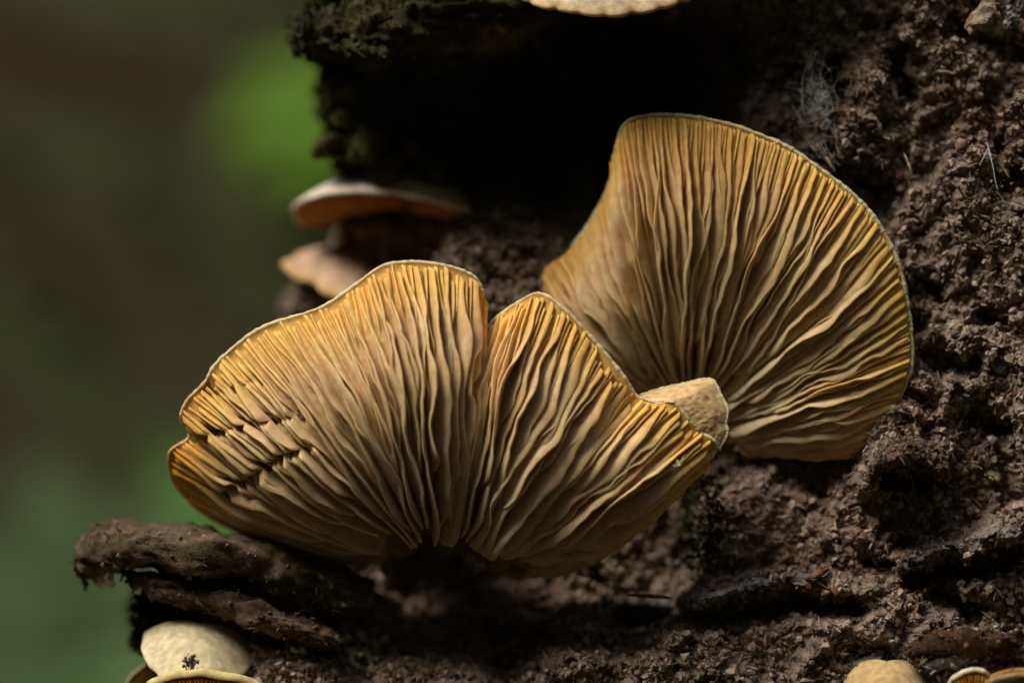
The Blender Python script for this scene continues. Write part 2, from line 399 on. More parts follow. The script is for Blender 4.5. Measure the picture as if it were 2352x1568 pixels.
# the 280 largest ones as pieces of their own
tints = [(.25, .195, .155), (.33, .265, .205), (.44, .37, .28), (.18, .11, .075)]
big = [[mesh('wood_crumb', vv, vf, np.tile(c, (12, 1)), smooth=False) for c in tints] for vv, vf in variants]
pos, size, cc = crumb_set(280, .45, .95, 2.2, 2)
for k in range(280):
    v_ = int(rng.integers(0, len(variants)))
    nm = 'wood_splinter' if 6 <= v_ < 11 else 'wood_crumb'
    o = link(nm, big[v_][int(rng.choice(4, p=[.42, .3, .13, .15]))], M['crumb'], stump)
    o.location = pos[k]; o.scale = [size[k]] * 3
    o.rotation_euler = rng.uniform(0, 6.28, 3)

# --- bark slab jutting out to the left, and smaller layers under it
slabs = []
def slab(name, spine, col1, col2, seed, nu=120, nv=48, amp=1.0):
    """spine rows: px, py, depth mm, half height px, half depth mm"""
    s = cr(np.array(spine, float), np.linspace(0, len(spine) - 1, nu))
    an = np.linspace(0, 2 * np.pi, nv, endpoint=False)
    cs = np.sign(np.cos(an)) * np.abs(np.cos(an)) ** .7; sn = np.sign(np.sin(an)) * np.abs(np.sin(an)) ** .7
    taper = np.ones(nu); k = 8; taper[:k] = np.sqrt(1 - (1 - np.arange(k) / k) ** 2) * .9 + .1
    hh = s[:, 3] * taper * (1 + .25 * n1(np.arange(nu) / 9, seed)); dpt = s[:, 4] * taper
    v = P(s[:, 0, None] + 0 * sn, s[:, 1, None] - hh[:, None] * sn, s[:, 2, None] + dpt[:, None] * cs)
    qq = v * 1000
    nd = np.stack([0 * sn + 0 * hh[:, None], np.broadcast_to(cs, (nu, nv)), np.broadcast_to(sn, (nu, nv))], -1)
    st = qq * np.array((.35, 1, 1.6))
    ds = amp * (.9 * noise(qq, .12, seed) + .8 * (np.abs(noise(st, .45, seed + 1)) * 2 - .6) + .4 * noise(st, 1.1, seed + 2) + .2 * noise(qq, 2.2, seed + 3))
    v = v + nd * (ds * 1e-3)[..., None]
    c = mixc(col1, col2, sstep(-.3, .5, fbm(st, .35, 3, seed + 5)))
    if name in ('bark_slab', 'bark_flake', 'bark_ledge'): slabs.append((v.reshape(-1, 3), c.reshape(-1, 3), nd.reshape(-1, 3), 1. if seed == 97 else .07))
    return obj(name, v, gridf(nu, nv)[:, ::-1] if False else np.vstack([gridf(nu, nv), np.stack([np.arange(nu - 1) * nv + nv - 1, (np.arange(nu - 1) + 1) * nv + nv - 1, (np.arange(nu - 1) + 1) * nv, np.arange(nu - 1) * nv], -1)]), M['wood'], stump, c)
slab('bark_slab', [(168,1290,12,34,4),(230,1265,11,48,5),(330,1255,10,48,7),(430,1268,10,52,8),(520,1275,11,58,9),(620,1300,13,60,9),(740,1340,15,60,9),(860,1380,17,50,9)], (.17, .125, .085), (.075, .070, .030), 51)
slab('bark_slab', [(280,1318,11,20,3),(360,1345,9,26,4),(450,1370,8,26,4),(560,1400,8,30,5),(680,1440,7,32,5),(780,1480,8,24,5)], (.15, .105, .075), (.07, .05, .035), 61)
slab('bark_flake', [(188,1318,12,8,1),(192,1335,12,10,1.2),(200,1352,12,7,1)], (.12, .08, .055), (.07, .05, .035), 71, 24, 12, .3)
slab('bark_flake', [(212,1330,11,12,1.2),(235,1331,11,14,1.4),(262,1330,11,10,1.2)], (.8, .76, .72), (.6, .55, .5), 75, 24, 12, .2)
slab('bark_ledge', [(668,84,20,26,4),(720,78,18,50,6),(800,70,17,62,8),(900,40,17,80,10),(1050,10,17,80,10),(1250,-30,16,60,10),(1500,-60,15,50,10)], (.06, .058, .024), (.035, .030, .016), 81, 200, 70, 1.7)
slab('bark_flake', [(2082,1500,-3,12,1),(2130,1480,-4,26,2),(2200,1478,-4,30,2.5),(2270,1482,-3,26,2),(2335,1470,-2,14,1.4)], (.085, .048, .026), (.045, .03, .02), 91, 80, 30, .4)
slab('bark_flake', [(2125,1530,-4,10,1),(2160,1520,-4.5,18,1.5),(2200,1512,-4.5,16,1.5),(2240,1500,-4,8,1)], (.16, .155, .15), (.10, .09, .08), 95, 50, 24, .3)
slab('bark_flake', [(1990,1105,-1,24,2),(2020,1060,-2,24,3),(2070,1040,-2.5,26,3),(2130,1050,-2,24,3),(2175,1075,0,14,2)], (.15, .11, .075), (.08, .06, .04), 97, 80, 30, .9)
for kk, (mx_, my_, md_, mh_) in enumerate([(790,205,25,34),(800,270,27,30),(835,330,27,38),(880,385,29,34),(930,340,33,30),(985,395,33,26),(760,335,30,22)]):
    slab('moss_cushion', [(mx_-46,my_+8,md_+3,mh_*.7,3),(mx_-16,my_,md_,mh_,4.5),(mx_+22,my_+4,md_,mh_,4.5),(mx_+56,my_+14,md_+4,mh_*.6,3)], (.12,.125,.035), (.06,.055,.022), 120+kk, 50, 30, 1.3)
slab('wood_splinter', [(2092,1080,-1,12,1),(2096,1110,-1,13,1),(2100,1128,-1,9,.8)], (.45, .42, .30), (.25, .2, .12), 99, 20, 10, .15)
slab('wood_splinter', [(2090,1140,-4,4,.3),(2180,1265,-4,7,.5)][:1] + [(2075,1290,0,6,.5),(2160,1268,-3,9,.6),(2250,1240,-4,9,.6),(2325,1212,-3,5,.4)][0:4], (.10, .08, .06), (.05, .04, .035), 101, 60, 14, .3) if False else None
slab('wood_chunk', [(2215,60,5,18,1.5),(2245,45,4,34,2.5),(2275,40,4,36,2.5),(2300,60,5,18,1.5)], (.46,.38,.30), (.30,.23,.17), 131, 50, 28, .9)
slab('wood_chunk', [(2192,335,1,9,.8),(2208,332,0,15,1.1),(2226,334,1,9,.8)], (.33,.22,.17), (.28,.19,.14), 133, 24, 14, .3)
slab('wood_splinter', [(1895,360,6,5,.4),(1908,378,5,7,.5),(1918,392,5,5,.4)], (.45, .36, .27), (.3, .24, .17), 103, 20, 10, .1)
slab('wood_splinter', [(2075,350,3,5,.4),(2090,385,2.5,8,.5),(2098,405,2.5,4,.4)], (.42, .34, .25), (.3, .24, .17), 105, 20, 10, .1)
slab('wood_splinter', [(1440,1366,6,3,.3),(1490,1368,4,5,.4),(1540,1372,5,3,.3)], (.28, .18, .10), (.2, .12, .07), 107, 20, 10, .1)
slab('wood_splinter', [(1845,1330,3,4,.4),(1880,1318,1,8,.6),(1905,1306,2,4,.4)], (.30, .19, .11), (.2, .12, .07), 109, 20, 10, .1)

# crumbs clinging to the bark pieces
V, F, K = [], [], []; off = 0
for (sv, sc_, sn_, dn) in slabs:
    n = int(len(sv) * dn * .7); idx = rng.choice(len(sv), n); sz = rng.uniform(.10, .45, n) ** 1.0 * 1e-3
    R = rand_rot(n); vi = rng.integers(0, len(variants), n)
    for k in range(n):
        vv, vf = variants[vi[k]]
        V.append(vv @ R[k].T * sz[k] + sv[idx[k]] + sn_[idx[k]] * 1e-4); F.append(vf + off); off += 12
        K.append(np.tile(sc_[idx[k]] * rng.uniform(.7, 1.8), (12, 1)))
obj('wood_crumbs', np.vstack(V), np.vstack(F), M['crumb'], stump, np.vstack(K), smooth=False, kind='stuff')

# --- moss on the left edge and in the hollow
def moss(n, boxes, lo, hi):
    V, F, K = [], [], []
    flat = SV.reshape(-1, 3); xf, yf = X.ravel(), PY.ravel(); off = 0
    for (x0, y0, x1, y1, share, c) in boxes:
        ids = np.nonzero((xf > x0) & (xf < x1) & (yf > y0) & (yf < y1))[0]
        m = int(n * share); idx = rng.choice(ids, m)
        b = flat[idx]; L = rng.uniform(lo, hi, m) * 1e-3
        d = np.stack([rng.normal(-.35, .5, m), rng.normal(-.7, .4, m), rng.normal(.3, .55, m)], -1); d /= np.linalg.norm(d, axis=1)[:, None]
        s = np.cross(d, rng.normal(size=(m, 3))); s /= np.linalg.norm(s, axis=1)[:, None]; s *= (L * .16)[:, None]
        n2 = np.cross(d, s)
        tip = b + d * L[:, None]; mid = b + d * (L * .5)[:, None]
        V.append(np.stack([b - s * .5, b + s * .5, mid + s + n2 * .4, mid - s + n2 * .4, tip], 1).reshape(-1, 3))
        k = np.arange(m)[:, None] * 5 + off
        F.append(np.concatenate([k + np.array([[0, 1, 2]]), k + np.array([[0, 2, 3]]), k + np.array([[3, 2, 4]])], 0)); off += 5 * m
        K.append(np.repeat(np.array(c) * rng.uniform(.5, 1.4, (m, 1)), 5, 0))
    obj('moss', np.vstack(V), np.vstack(F), M['moss'], stump, np.vstack(K), kind='stuff')
moss(16000, [(640,10,800,110,.16,(.085,.10,.022)),(720,160,900,330,.2,(.11,.13,.03)),(740,300,1000,440,.2,(.11,.10,.035)),(900,120,1600,480,.26,(.06,.065,.022)),(300,1370,460,1510,.12,(.05,.055,.018)),(1560,1080,1660,1300,.06,(.04,.045,.015))], .6, 1.8)

# ------------------------------------------------------------------ the two large gilled mushrooms
gill_rim = np.array((.80, .48, .125)); gill_mid = np.array((.68, .48, .265)); gill_base = np.array((.60, .49, .33))
def build_gilled(name, label, rim, base, mid_off, n_gill, cracks=(), stains=(), hmax=2.7, cream=(0, 1), lowzone=None, seed=0, sterile=None, stem_to=None, lean_dir=(.45, -.9)):
    r = np.random.default_rng(seed)
    t = thing(name, label, 'mushroom')
    rim = np.array(rim, float); ns = len(rim)
    ks = np.arange(ns)
    bk = np.array([b[0] for b in base], float); bv = np.array([b[1:] for b in base], float)
    mk = np.array([b[0] for b in mid_off], float); mv = np.array([b[1:] for b in mid_off], float)
    tt_ = np.linspace(0, ns - 1, 3000)
    rp = cr(rim, tt_)
    L = np.concatenate([[0], np.cumsum(np.hypot(*np.diff(rp[:, :2], axis=0).T))]); L /= L[-1]
    def comp(u):
        tq = np.interp(u, L, tt_)
        R = cr(rim, tq)
        B = np.stack([np.interp(tq, bk, bv[:, c]) for c in range(3)], -1)
        Mo = np.stack([np.interp(tq, mk, mv[:, c]) for c in range(3)], -1)
        Mi = .5 * (R + B); Mi[..., :2] += Mo[..., :2]; Mi[..., 2] = Mo[..., 2]
        return R, Mi, B
    def crackmask(px, py, wmul=1.0):
        g = np.zeros(np.shape(px))
        for ln, wd in cracks:
            d_, p_ = seg_dist(px, py, ln)
            g = np.maximum(g, np.exp(-(d_ / (wd * wmul * (1.15 - .6 * p_))) ** 4))
        return g
    def S(u, v):
        u = np.asarray(u, float); v = np.asarray(v, float)
        R, Mi, B = comp(u)
        v_ = v[..., None]
        q_ = B * (1 - v_) * (1 - 2 * v_) + Mi * 4 * v_ * (1 - v_) + R * v_ * (2 * v_ - 1)
        return P(q_[..., 0], q_[..., 1], q_[..., 2])
    ee = 1e-3
    def frame(u, v):
        du = S(np.clip(u + ee, 0, 1), v) - S(np.clip(u - ee, 0, 1), v)
        dv = S(u, np.clip(v + ee, 0, 1)) - S(u, np.clip(v - ee, 0, 1))
        N = np.cross(du, dv); N /= np.linalg.norm(N, axis=-1)[..., None] + 1e-15
        T = dv / (np.linalg.norm(dv, axis=-1)[..., None] + 1e-15)
        return N, T
    Ng, _ = frame(np.linspace(.1, .9, 40), np.full(40, .6))
    flip = -1.0 if Ng[:, 1].mean() > 0 else 1.0
    def colour(px, py, v, salt):
        c = mixc(gill_rim, gill_mid, sstep(.98, .70, v)); c = mixc(c, gill_base, sstep(.66, .2, v))
        pp = np.stack([px / 40, py / 40, np.full_like(px, salt)], -1)
        nz = fbm(pp, .8, 3, 61 + seed)
        c = mixc(c, (.50, .27, .14), .36 * sstep(.25, .9, nz))
        c = mixc(c, (.62, .52, .22), .45 * sstep(.25, .9, -nz))
        for (sx, sy, sr, sc, st) in stains:
            c = mixc(c, sc, st * np.exp(-(((px - sx) ** 2 + (py - sy) ** 2) / sr ** 2)))
        return c
    # cap shell
    nu, nv = 300, 30
    U_, V_ = np.meshgrid(np.linspace(0, 1, nu), np.linspace(0, 1, nv), indexing='ij')
    f0 = S(U_, V_); N, T = frame(U_, V_); N = N * flip
    px, py = proj(f0)
    f0 = f0 - N * (crackmask(px, py)[..., None] * .0040)
    f0 = f0 - N * 1e-4 * noise(f0 * 1000, .6, 5)[..., None] - N * (.0032 * sstep(.30, .0, V_))[..., None]
    thk = (.0006 + .0022 * (1 - V_) ** 1.2)[..., None]
    b0 = f0 - N * thk
    cf = colour(px, py, V_, 3.3)
    ct = mixc((.62, .50, .30), (.55, .36, .17), sstep(-.3, .5, fbm(b0 * 1000, .15, 3, 71)))
    v = np.concatenate([f0.reshape(-1, 3), b0.reshape(-1, 3)]); K = nu * nv
    g = gridf(nu, nv)
    fl = np.arange(nu - 1)
    rimq = np.stack([fl * nv + nv - 1, fl * nv + nv - 1 + K, (fl + 1) * nv + nv - 1 + K, (fl + 1) * nv + nv - 1], -1)
    basq = np.stack([fl * nv, (fl + 1) * nv, (fl + 1) * nv + K, fl * nv + K], -1)
    fj = np.arange(nv - 1)
    s0 = np.stack([fj, fj + 1, fj + 1 + K, fj + K], -1); e0 = (nu - 1) * nv
    s1 = np.stack([fj + e0, fj + K + e0, fj + 1 + K + e0, fj + 1 + e0], -1)
    cap = obj('cap', v, np.vstack([g if flip > 0 else g[:, ::-1], (g[:, ::-1] if flip > 0 else g) + K, rimq, basq, s0, s1]), M['cap'], t, np.concatenate([cf.reshape(-1, 3), ct.reshape(-1, 3)]))
    # cream margin
    uu = np.linspace(cream[0], cream[1], 700)
    edgep = S(uu, np.ones_like(uu)); Ne, Te = frame(uu, np.ones_like(uu)); Ne *= flip
    ex, ey = proj(edgep)
    rad = .00030 * (1 + .30 * n1(uu * 160, seed + 1) + .25 * n1(uu * 45, seed + 2) + .22 * n1(uu * 420, seed + 3)) * np.minimum(1, np.minimum((uu - cream[0]) * 60 + .2, (cream[1] - uu) * 60 + .2))
    pv, pf = tube(edgep - Ne * .00018 + Te * .00012, rad, 8)
    c = np.tile((.80, .72, .43), (700, 1)) * (1 + .12 * n1(uu * 120, 9))[:, None]
    for (sx, sy, sr, sc, st) in stains: c = mixc(c, sc, .7 * st * np.exp(-(((ex - sx) ** 2 + (ey - sy) ** 2) / sr ** 2)))
    obj('margin', pv, pf, M['cap'], cap, np.repeat(c, 8, 0))
    # gills, one plate each
    us = (np.arange(n_gill) + .5) / n_gill + r.uniform(-.2, .2, n_gill) / n_gill
    m = 46
    for k, u0 in enumerate(us):
        long_ = k % 3 == 0
        rank = k % 3
        v0 = (r.uniform(-.07, .10) if k % 6 else r.uniform(.08, .3), r.uniform(.25, .6), r.uniform(.55, .82))[rank]
        v1 = r.uniform(.988, .998)
        if sterile is not None: v1 = min(v1, float(np.interp(u0, sterile[0], sterile[1])) + r.uniform(-.05, .03))
        if v1 - v0 < .12: continue
        vv = np.linspace(v0, v1, m); s = (vv - v0) / (v1 - v0)
        uw = u0 + (2.0 / n_gill) * (n1(vv * 2.6 + k * 7.1, 3) * .9 + .35 * n1(vv * 7 + k * 3.3, 4)) * sstep(1.0, .72, vv)
        uw = np.clip(uw, .002, .998)
        root = S(uw, vv); N, T = frame(uw, vv); N = N * flip
        U = np.cross(N, T)
        down = U[:, 0] * lean_dir[0] + U[:, 2] * lean_dir[1]
        hh = hmax * 1e-3 * (1.0, .74, .55)[rank] * r.uniform(.72, 1.12) * (.26 + .74 * sstep(1.0, .55, vv)) * (sstep(-.05, .12, s) if long_ else sstep(0, .30, s)) * sstep(1.0, .98, s) ** .5
        hh = hh * (.9 + .22 * n1(vv * 4 + k * 5.7, 6)) 
        if lowzone is not None: hh *= float(np.interp(u0, lowzone[0], lowzone[1]))
        al = np.radians(40) * np.tanh(down * 1.7) + .45 * n1(u0 * 22 + 0 * vv, 7) + .42 * n1(vv * 2.4 + k * 9.1, 8) * sstep(1.0, .6, vv) + r.normal(0, .12)
        rx, ry = proj(root)
        ck = crackmask(rx, ry, .9)
        hh = hh * (1 - .98 * ck)
        Hd = np.cos(al)[:, None] * N + np.sin(al)[:, None] * U
        wv = (.00075 * n1(vv * 6 + k * 2.7, 10) + .00026 * n1(vv * 17 + k * 1.3, 11)) * np.minimum(1, hh / .0018)
        midp = root + Hd * (hh * .52)[:, None] + U * (wv * .25)[:, None]
        tip = root + Hd * hh[:, None] + U * wv[:, None]
        sd = np.cross(Hd, T); sd /= np.linalg.norm(sd, axis=1)[:, None] + 1e-15
        rt = root - N * (.0001 + .0034 * sstep(.30, .0, vv))[:, None]
        tk = np.array((.00034, .00024, .00010)) * (1, .8, .62)[rank]
        ring = np.stack([rt - sd * tk[0], midp - sd * tk[1], tip - sd * tk[2], tip + sd * tk[2], midp + sd * tk[1], rt + sd * tk[0]], 1)
        gx, gy = proj(midp)
        c0 = colour(gx, gy, vv, k * .37) * r.uniform(.90, 1.10)
        edgec = np.clip(c0 * (1.12, 1.14, 1.12), 0, .9)
        cl = np.stack([c0, c0, edgec, edgec, c0, c0], 1)
        i_, j_ = np.meshgrid(np.arange(m - 1), np.arange(5), indexing='ij')
        f = np.stack([i_ * 6 + j_, i_ * 6 + j_ + 1, (i_ + 1) * 6 + j_ + 1, (i_ + 1) * 6 + j_], -1).reshape(-1, 4)
        obj('gill', ring.reshape(-1, 3), f, M['gill'], t, cl.reshape(-1, 3))
    if stem_to is not None:
        # short stalk: flesh drawn in from the inner ends of the gills to where the cap grows out of the wood
        uu = np.linspace(0, 1, 120); ringb = S(uu, np.full(120, .04))
        Nb, _ = frame(uu, np.full(120, .04)); ringb = ringb - Nb * flip * .0046
        end = P(*stem_to[:3])
        st_ = np.linspace(0, 1, 14)[None, :, None]
        ca = np.linspace(0, 2 * np.pi, 120)
        endr = end + stem_to[3] * 1e-3 * np.stack([-np.cos(ca), 0 * ca, np.sin(ca)], -1)
        pv = ringb[:, None] * (1 - st_) + endr[:, None] * st_
        pv = pv + 3e-4 * noise(pv * 1000, .5, 3)[..., None]
        obj('stem', pv, gridf(120, 14, 0, True), M['cap'], t, np.tile((.40, .29, .15), (pv.size // 3, 1)))
    return t, S

O1 = (.85, .32, .03); O2 = (.55, .22, .03)
front, SF = build_gilled('gilled_mushroom', 'large tan fan mushroom with cracked left gills and an orange tip, above the bark slab',
 rim=[(905,1268,24),(745,1288,20),(600,1245,19),(470,1185,16),(405,1115,11.5),(390,1042,7),(436,1004,5.5),(417,962,4),(430,922,3.4),(470,880,2.8),(505,828,2.2),(600,755,1.6),(735,708,1.4),(810,660,1.2),(880,612,1.2),(960,603,1.2),(1040,615,1.2),(1092,640,1.6),(1113,690,2),(1108,766,3.6),(1140,730,2.6),(1190,695,1.8),(1240,675,1.0),(1300,715,.2),(1370,790,-.2),(1430,862,-.4),(1470,915,0),(1545,926,-1.4),(1600,985,-1.4),(1645,1030,-.8),(1580,1112,5.5),(1500,1182,10.5),(1400,1247,14.5),(1290,1294,16.5),(1200,1318,14),(1090,1278,24)],
 base=[(0,970,1250,24),(1,860,1288,17),(3,800,1268,12.5),(5,860,1264,8),(9,925,1255,4),(12,968,1245,3.5),(15,1005,1240,3.5),(19,1032,1240,5),(21,1050,1245,4),(24,1085,1252,4),(27,1140,1258,4),(29,1190,1264,4.5),(31,1240,1280,8),(33,1200,1300,12),(35,1060,1262,24)],
 mid_off=[(0,0,0,24),(1,0,0,17),(3,0,6,11),(5,0,14,3),(9,4,12,-2.8),(12,6,4,-4.2),(15,6,0,-4.6),(17,4,0,-3.6),(19,0,0,.6),(20.5,-4,0,-2.0),(23,-8,4,-4.2),(26,-12,14,-4.0),(29,-10,24,-2.8),(31,0,8,5.5),(33,0,4,13),(35,0,0,24)],
 n_gill=250, cracks=[([(425,1004),(470,1000),(560,975),(690,952)], 8.5), ([(520,1125),(590,1085),(650,1045),(725,1022)], 10.5), ([(478,906),(540,890),(600,868)], 6)],
 stains=[(395,1048,58,O1,.95),(430,935,34,O2,.7),(425,1110,60,(.55,.30,.03),.8),(470,890,24,O2,.6),(1300,760,40,(.62,.30,.08),.3)],
 hmax=3.1, cream=(.165, .80), lowzone=((0, .07, .14, .2, .30, .40, .84, .9, 1), (.28, .36, .45, .50, .6, 1, 1, .7, .4)),
 sterile=((0, .05, .10, .145, .17, .2, .82, .86, 1), (.45, .5, .6, .8, .95, 1, 1, .9, .7)), seed=1,
 stem_to=(1010,1240,34,3.0))
# lobe of the margin folded back beyond the front edge: the downy upper side of the cap shows
def loft(near, far, nu, nv, bulge):
    a_ = cr(np.array(near, float), np.linspace(0, len(near) - 1, nu)); b_ = cr(np.array(far, float), np.linspace(0, len(far) - 1, nu))
    s_ = np.linspace(0, 1, nv)[None, :, None]
    q_ = a_[:, None] * (1 - s_) + b_[:, None] * s_
    q_[..., 2] -= bulge * np.sin(np.pi * s_[..., 0]) * np.sin(np.pi * np.linspace(0, 1, nu))[:, None]
    return q_
near = [(1466,912,.2),(1508,926,-1.2),(1546,925,-1.6),(1575,955,-1.6),(1604,990,-1.5),(1648,1032,-.9)]
far = [(1470,908,2),(1520,893,4.5),(1575,881,4.2),(1610,873,3.2),(1638,874,2.4),(1655,906,1.6),(1671,940,1.0),(1667,970,.4),(1670,996,0),(1650,1033,-.7)]
q_ = loft(near, far, 90, 24, .9)
fv = P(q_[..., 0], q_[..., 1], q_[..., 2])
fv = fv + np.array((0, 1, 0)) * (1.2e-4 * noise(fv * 1000, 1.4, 3) + 1e-4 * noise(fv * 1000, 4, 4))[..., None]
bkv = fv + np.array((-.0002, .0008, -.0004))
fc = mixc((.74, .54, .28), (.52, .30, .13), sstep(.0, .7, fbm(fv * 1000, .7, 4, 75)))
fc = mixc(fc, (.72, .58, .30), sstep(.75, 1, np.broadcast_to(np.linspace(0, 1, 24), (90, 24))))
fold = obj('folded_lobe', np.concatenate([fv.reshape(-1, 3), bkv.reshape(-1, 3)]), np.vstack([gridf(90, 24), gridf(90, 24)[:, ::-1] + 90 * 24]), M['cap'], front, np.concatenate([fc.reshape(-1, 3), fc.reshape(-1, 3)]))
fold['label'] = 'downy tan upper side of the folded margin'
fe = cr(np.array(far, float), np.linspace(0, 9, 260)); fe = P(fe[:, 0], fe[:, 1], fe[:, 2] + .1)
pv, pf = tube(fe, .00022 * (1 + .35 * n1(np.arange(260) / 3., 4) + .25 * n1(np.arange(260) / 9., 5)), 8)
obj('margin', pv, pf, M['cap'], fold, np.tile((.74, .64, .38), (len(pv), 1)))

back, SB = build_gilled('gilled_mushroom', 'large upright orange tan fan mushroom with a smooth round rim against the crumbly wood', 
 rim=[(1485,885,18),(1400,805,18),(1305,728,17),(1256,665,17),(1250,618,17),(1312,570,16),(1372,482,14.5),(1408,395,12),(1413,345,10),(1432,290,8),(1475,269,7),(1540,266,6),(1620,275,5),(1700,295,4.4),(1800,335,4),(1870,380,3.6),(1960,450,3.2),(2020,520,3),(2060,600,3),(2080,680,3),(2092,760,3),(2092,840,3),(2076,890,3.2),(2050,950,3.6),(2035,1000,4.4),(1990,1042,7),(1900,1022,11),(1800,1026,13),(1720,1015,15)],
 base=[(0,1505,905,19),(4,1515,895,18),(8,1545,892,17),(12,1580,900,16),(16,1615,920,15.5),(19,1645,950,15),(21,1665,968,14.5),(23,1685,985,14.5),(25,1700,1000,15),(28,1690,1010,16)],
 mid_off=[(0,0,0,17.5),(4,-8,10,13.5),(6,-10,0,11.5),(8,-14,0,8.5),(10,-8,0,6.4),(12,-2,0,5.2),(16,10,-4,4.4),(19,10,-4,4.4),(22,4,0,5),(24,0,0,7),(26,0,0,12),(28,0,0,15)],
 n_gill=250, stains=[(1640,380,110,(.66,.34,.09),.35),(1260,620,50,(.60,.32,.09),.5)], hmax=2.7, cream=(.19, .90),
 lowzone=((0, .12, .2, .86, .93, 1), (.6, .8, 1, 1, .8, .6)), seed=2, stem_to=(1620,950,32,3.0), lean_dir=(.35, -.95))

# ------------------------------------------------------------------ smaller bracket mushrooms
def bracket(label, at, lateral, outward, w_, L_, dome, droop, top, under, marg, ang=100, lobes=.05, thick=1.4, seed=0, ng=70, mt=.5, colnoise=.3, group=None, upc=None, nicks=()):
    """at: px, py, mm of the attachment; lateral / outward: world directions; sizes in mm"""
    t = thing('bracket_mushroom', label, 'mushroom', group)
    x_ = Vector(lateral).normalized(); y_ = Vector(outward); y_ = (y_ - x_ * y_.dot(x_)).normalized(); z_ = x_.cross(y_)
    if upc is not None and z_.dot(Vector(upc)) < 0: z_ = -z_
    R = np.array([x_, y_, z_]); o = P(*at)
    nu, nv = 140, 40
    ph = np.radians(np.linspace(-ang, ang, nu))[:, None]; rr_ = np.linspace(0.02, 1, nv)[None]
    Rf = 0 * rr_ + 1 + lobes * n1(ph[:, 0] * 1.6, seed)[:, None] + lobes * .45 * n1(ph[:, 0] * 5, seed + 1)[:, None]
    nk = np.zeros(nu)
    for na, nd_, nw in nicks: nk += nd_ * np.exp(-((np.degrees(ph[:, 0]) - na) / nw) ** 2)
    Rf = 1 + (Rf - 1) * rr_ ** 2 - nk[:, None] * rr_ ** 6
    def surf(r_, lower):
        x = w_ * r_ * Rf * np.sin(ph); y = L_ * r_ * Rf * np.cos(ph)
        z = dome * (1 - r_ ** 2.4) - droop * r_ ** 2 + .5 * lobes * L_ * r_ ** 2 * n1(ph[:, 0] * 2.2, seed + 3)[:, None]
        th_ = mt + thick * (1 - r_ ** 3)
        return np.stack(np.broadcast_arrays(x, y, z - th_ * lower), -1)
    up = surf(rr_, 0.); lo = surf(rr_, 1.)
    # rounded margin between the two sides
    er = surf(rr_, 0.5)[:, -1:].copy(); er[..., :2] *= 1 + .35 * mt / L_
    v = np.concatenate([up, er, lo[:, ::-1]], 1)
    nv2 = v.shape[1]
    c = np.zeros((nu, nv2, 3))
    c[:, :nv] = np.array(top); c[:, nv:] = np.array(under)
    q3 = v * np.array((1, 1, 1))
    c = mixc(c, c * (1 - colnoise), sstep(-.2, .6, fbm(q3, .5, 4, 80 + seed)))
    edgeband = sstep(.86, 1, rr_)
    c[:, :nv] = mixc(c[:, :nv], np.array(marg), np.broadcast_to(edgeband, (nu, nv)))
    c[:, nv] = np.array(marg); c[:, nv + 1] = np.array(marg)
    c = mixc(c, (.42, .17, .03), np.clip(nk * 14, 0, .9)[:, None] * sstep(.9, 1., np.concatenate([np.broadcast_to(rr_, (nu, nv)), np.ones((nu, nv2 - nv))], 1)))
    v = v + .10 * noise(v, .35, seed)[..., None] + .015 * noise(v, 2.5, seed + 2)[..., None]
    wv = (v.reshape(-1, 3) * 1e-3) @ R + o
    cap = obj('cap', wv, gridf(nu, nv2), M['cap'], t, c.reshape(-1, 3))
    # gills under the cap, too fine to pick apart from here
    V, F, K = [], [], []; r1 = np.linspace(.12, .96, 14)
    for k, p_ in enumerate(np.linspace(-ang + 4, ang - 4, ng)):
        p0 = np.radians(p_); Rk = 1 + lobes * n1(np.array([p0 * 1.6]), seed)[0] * r1 ** 2
        ph_ = p0 + .02 * n1(r1 * 4 + k, 2)
        x = w_ * r1 * Rk * np.sin(ph_); y = L_ * r1 * Rk * np.cos(ph_)
        z = dome * (1 - r1 ** 2.4) - droop * r1 ** 2 + .5 * lobes * L_ * r1 ** 2 * n1(np.array([p0 * 2.2]), seed + 3)[0] - mt - thick * (1 - r1 ** 3)
        h = 1.5 * np.sin(np.pi * np.clip((r1 - .08) / .9, 0, 1)) ** .6
        tx = np.array((math.cos(p0), -math.sin(p0), 0)) * .09
        a_ = np.stack([x, y, z + .1], -1); b_ = np.stack([x, y, z - h], -1)
        ring = np.stack([a_ - tx, b_ - tx * .4, b_ + tx * .4, a_ + tx], 1).reshape(-1, 3)
        i_, j_ = np.meshgrid(np.arange(13), np.arange(3), indexing='ij')
        F.append(np.stack([i_ * 4 + j_, i_ * 4 + j_ + 1, (i_ + 1) * 4 + j_ + 1, (i_ + 1) * 4 + j_], -1).reshape(-1, 4) + 56 * k)
        V.append((ring * 1e-3) @ R + o)
        K.append(np.tile(np.array(under) * random.uniform(.85, 1.15), (56, 1)))
    obj('gills', np.vstack(V), np.vstack(F), M['gill'], t, np.vstack(K), kind='stuff')
    return t
UPV = (0, -.2, 1)
bracket('white-topped bracket with orange brown underside at the edge of the dark hollow', (930,515,42), (1,.05,-.17), (-.15,-1,.26), 15.4, 17, 6.2, .4, (.80,.78,.76), (.44,.18,.04), (.80,.72,.62), ang=112, lobes=.03, thick=3.4, mt=.8, seed=1, upc=UPV)
bracket('pinkish buff bracket tucked beneath the white-topped bracket', (865,622,46), (1,.1,-.32), (-.35,-1,-.15), 12, 14, 2.6, 2.2, (.62,.43,.32), (.30,.15,.05), (.62,.42,.2), ang=110, lobes=.16, seed=2, upc=UPV)
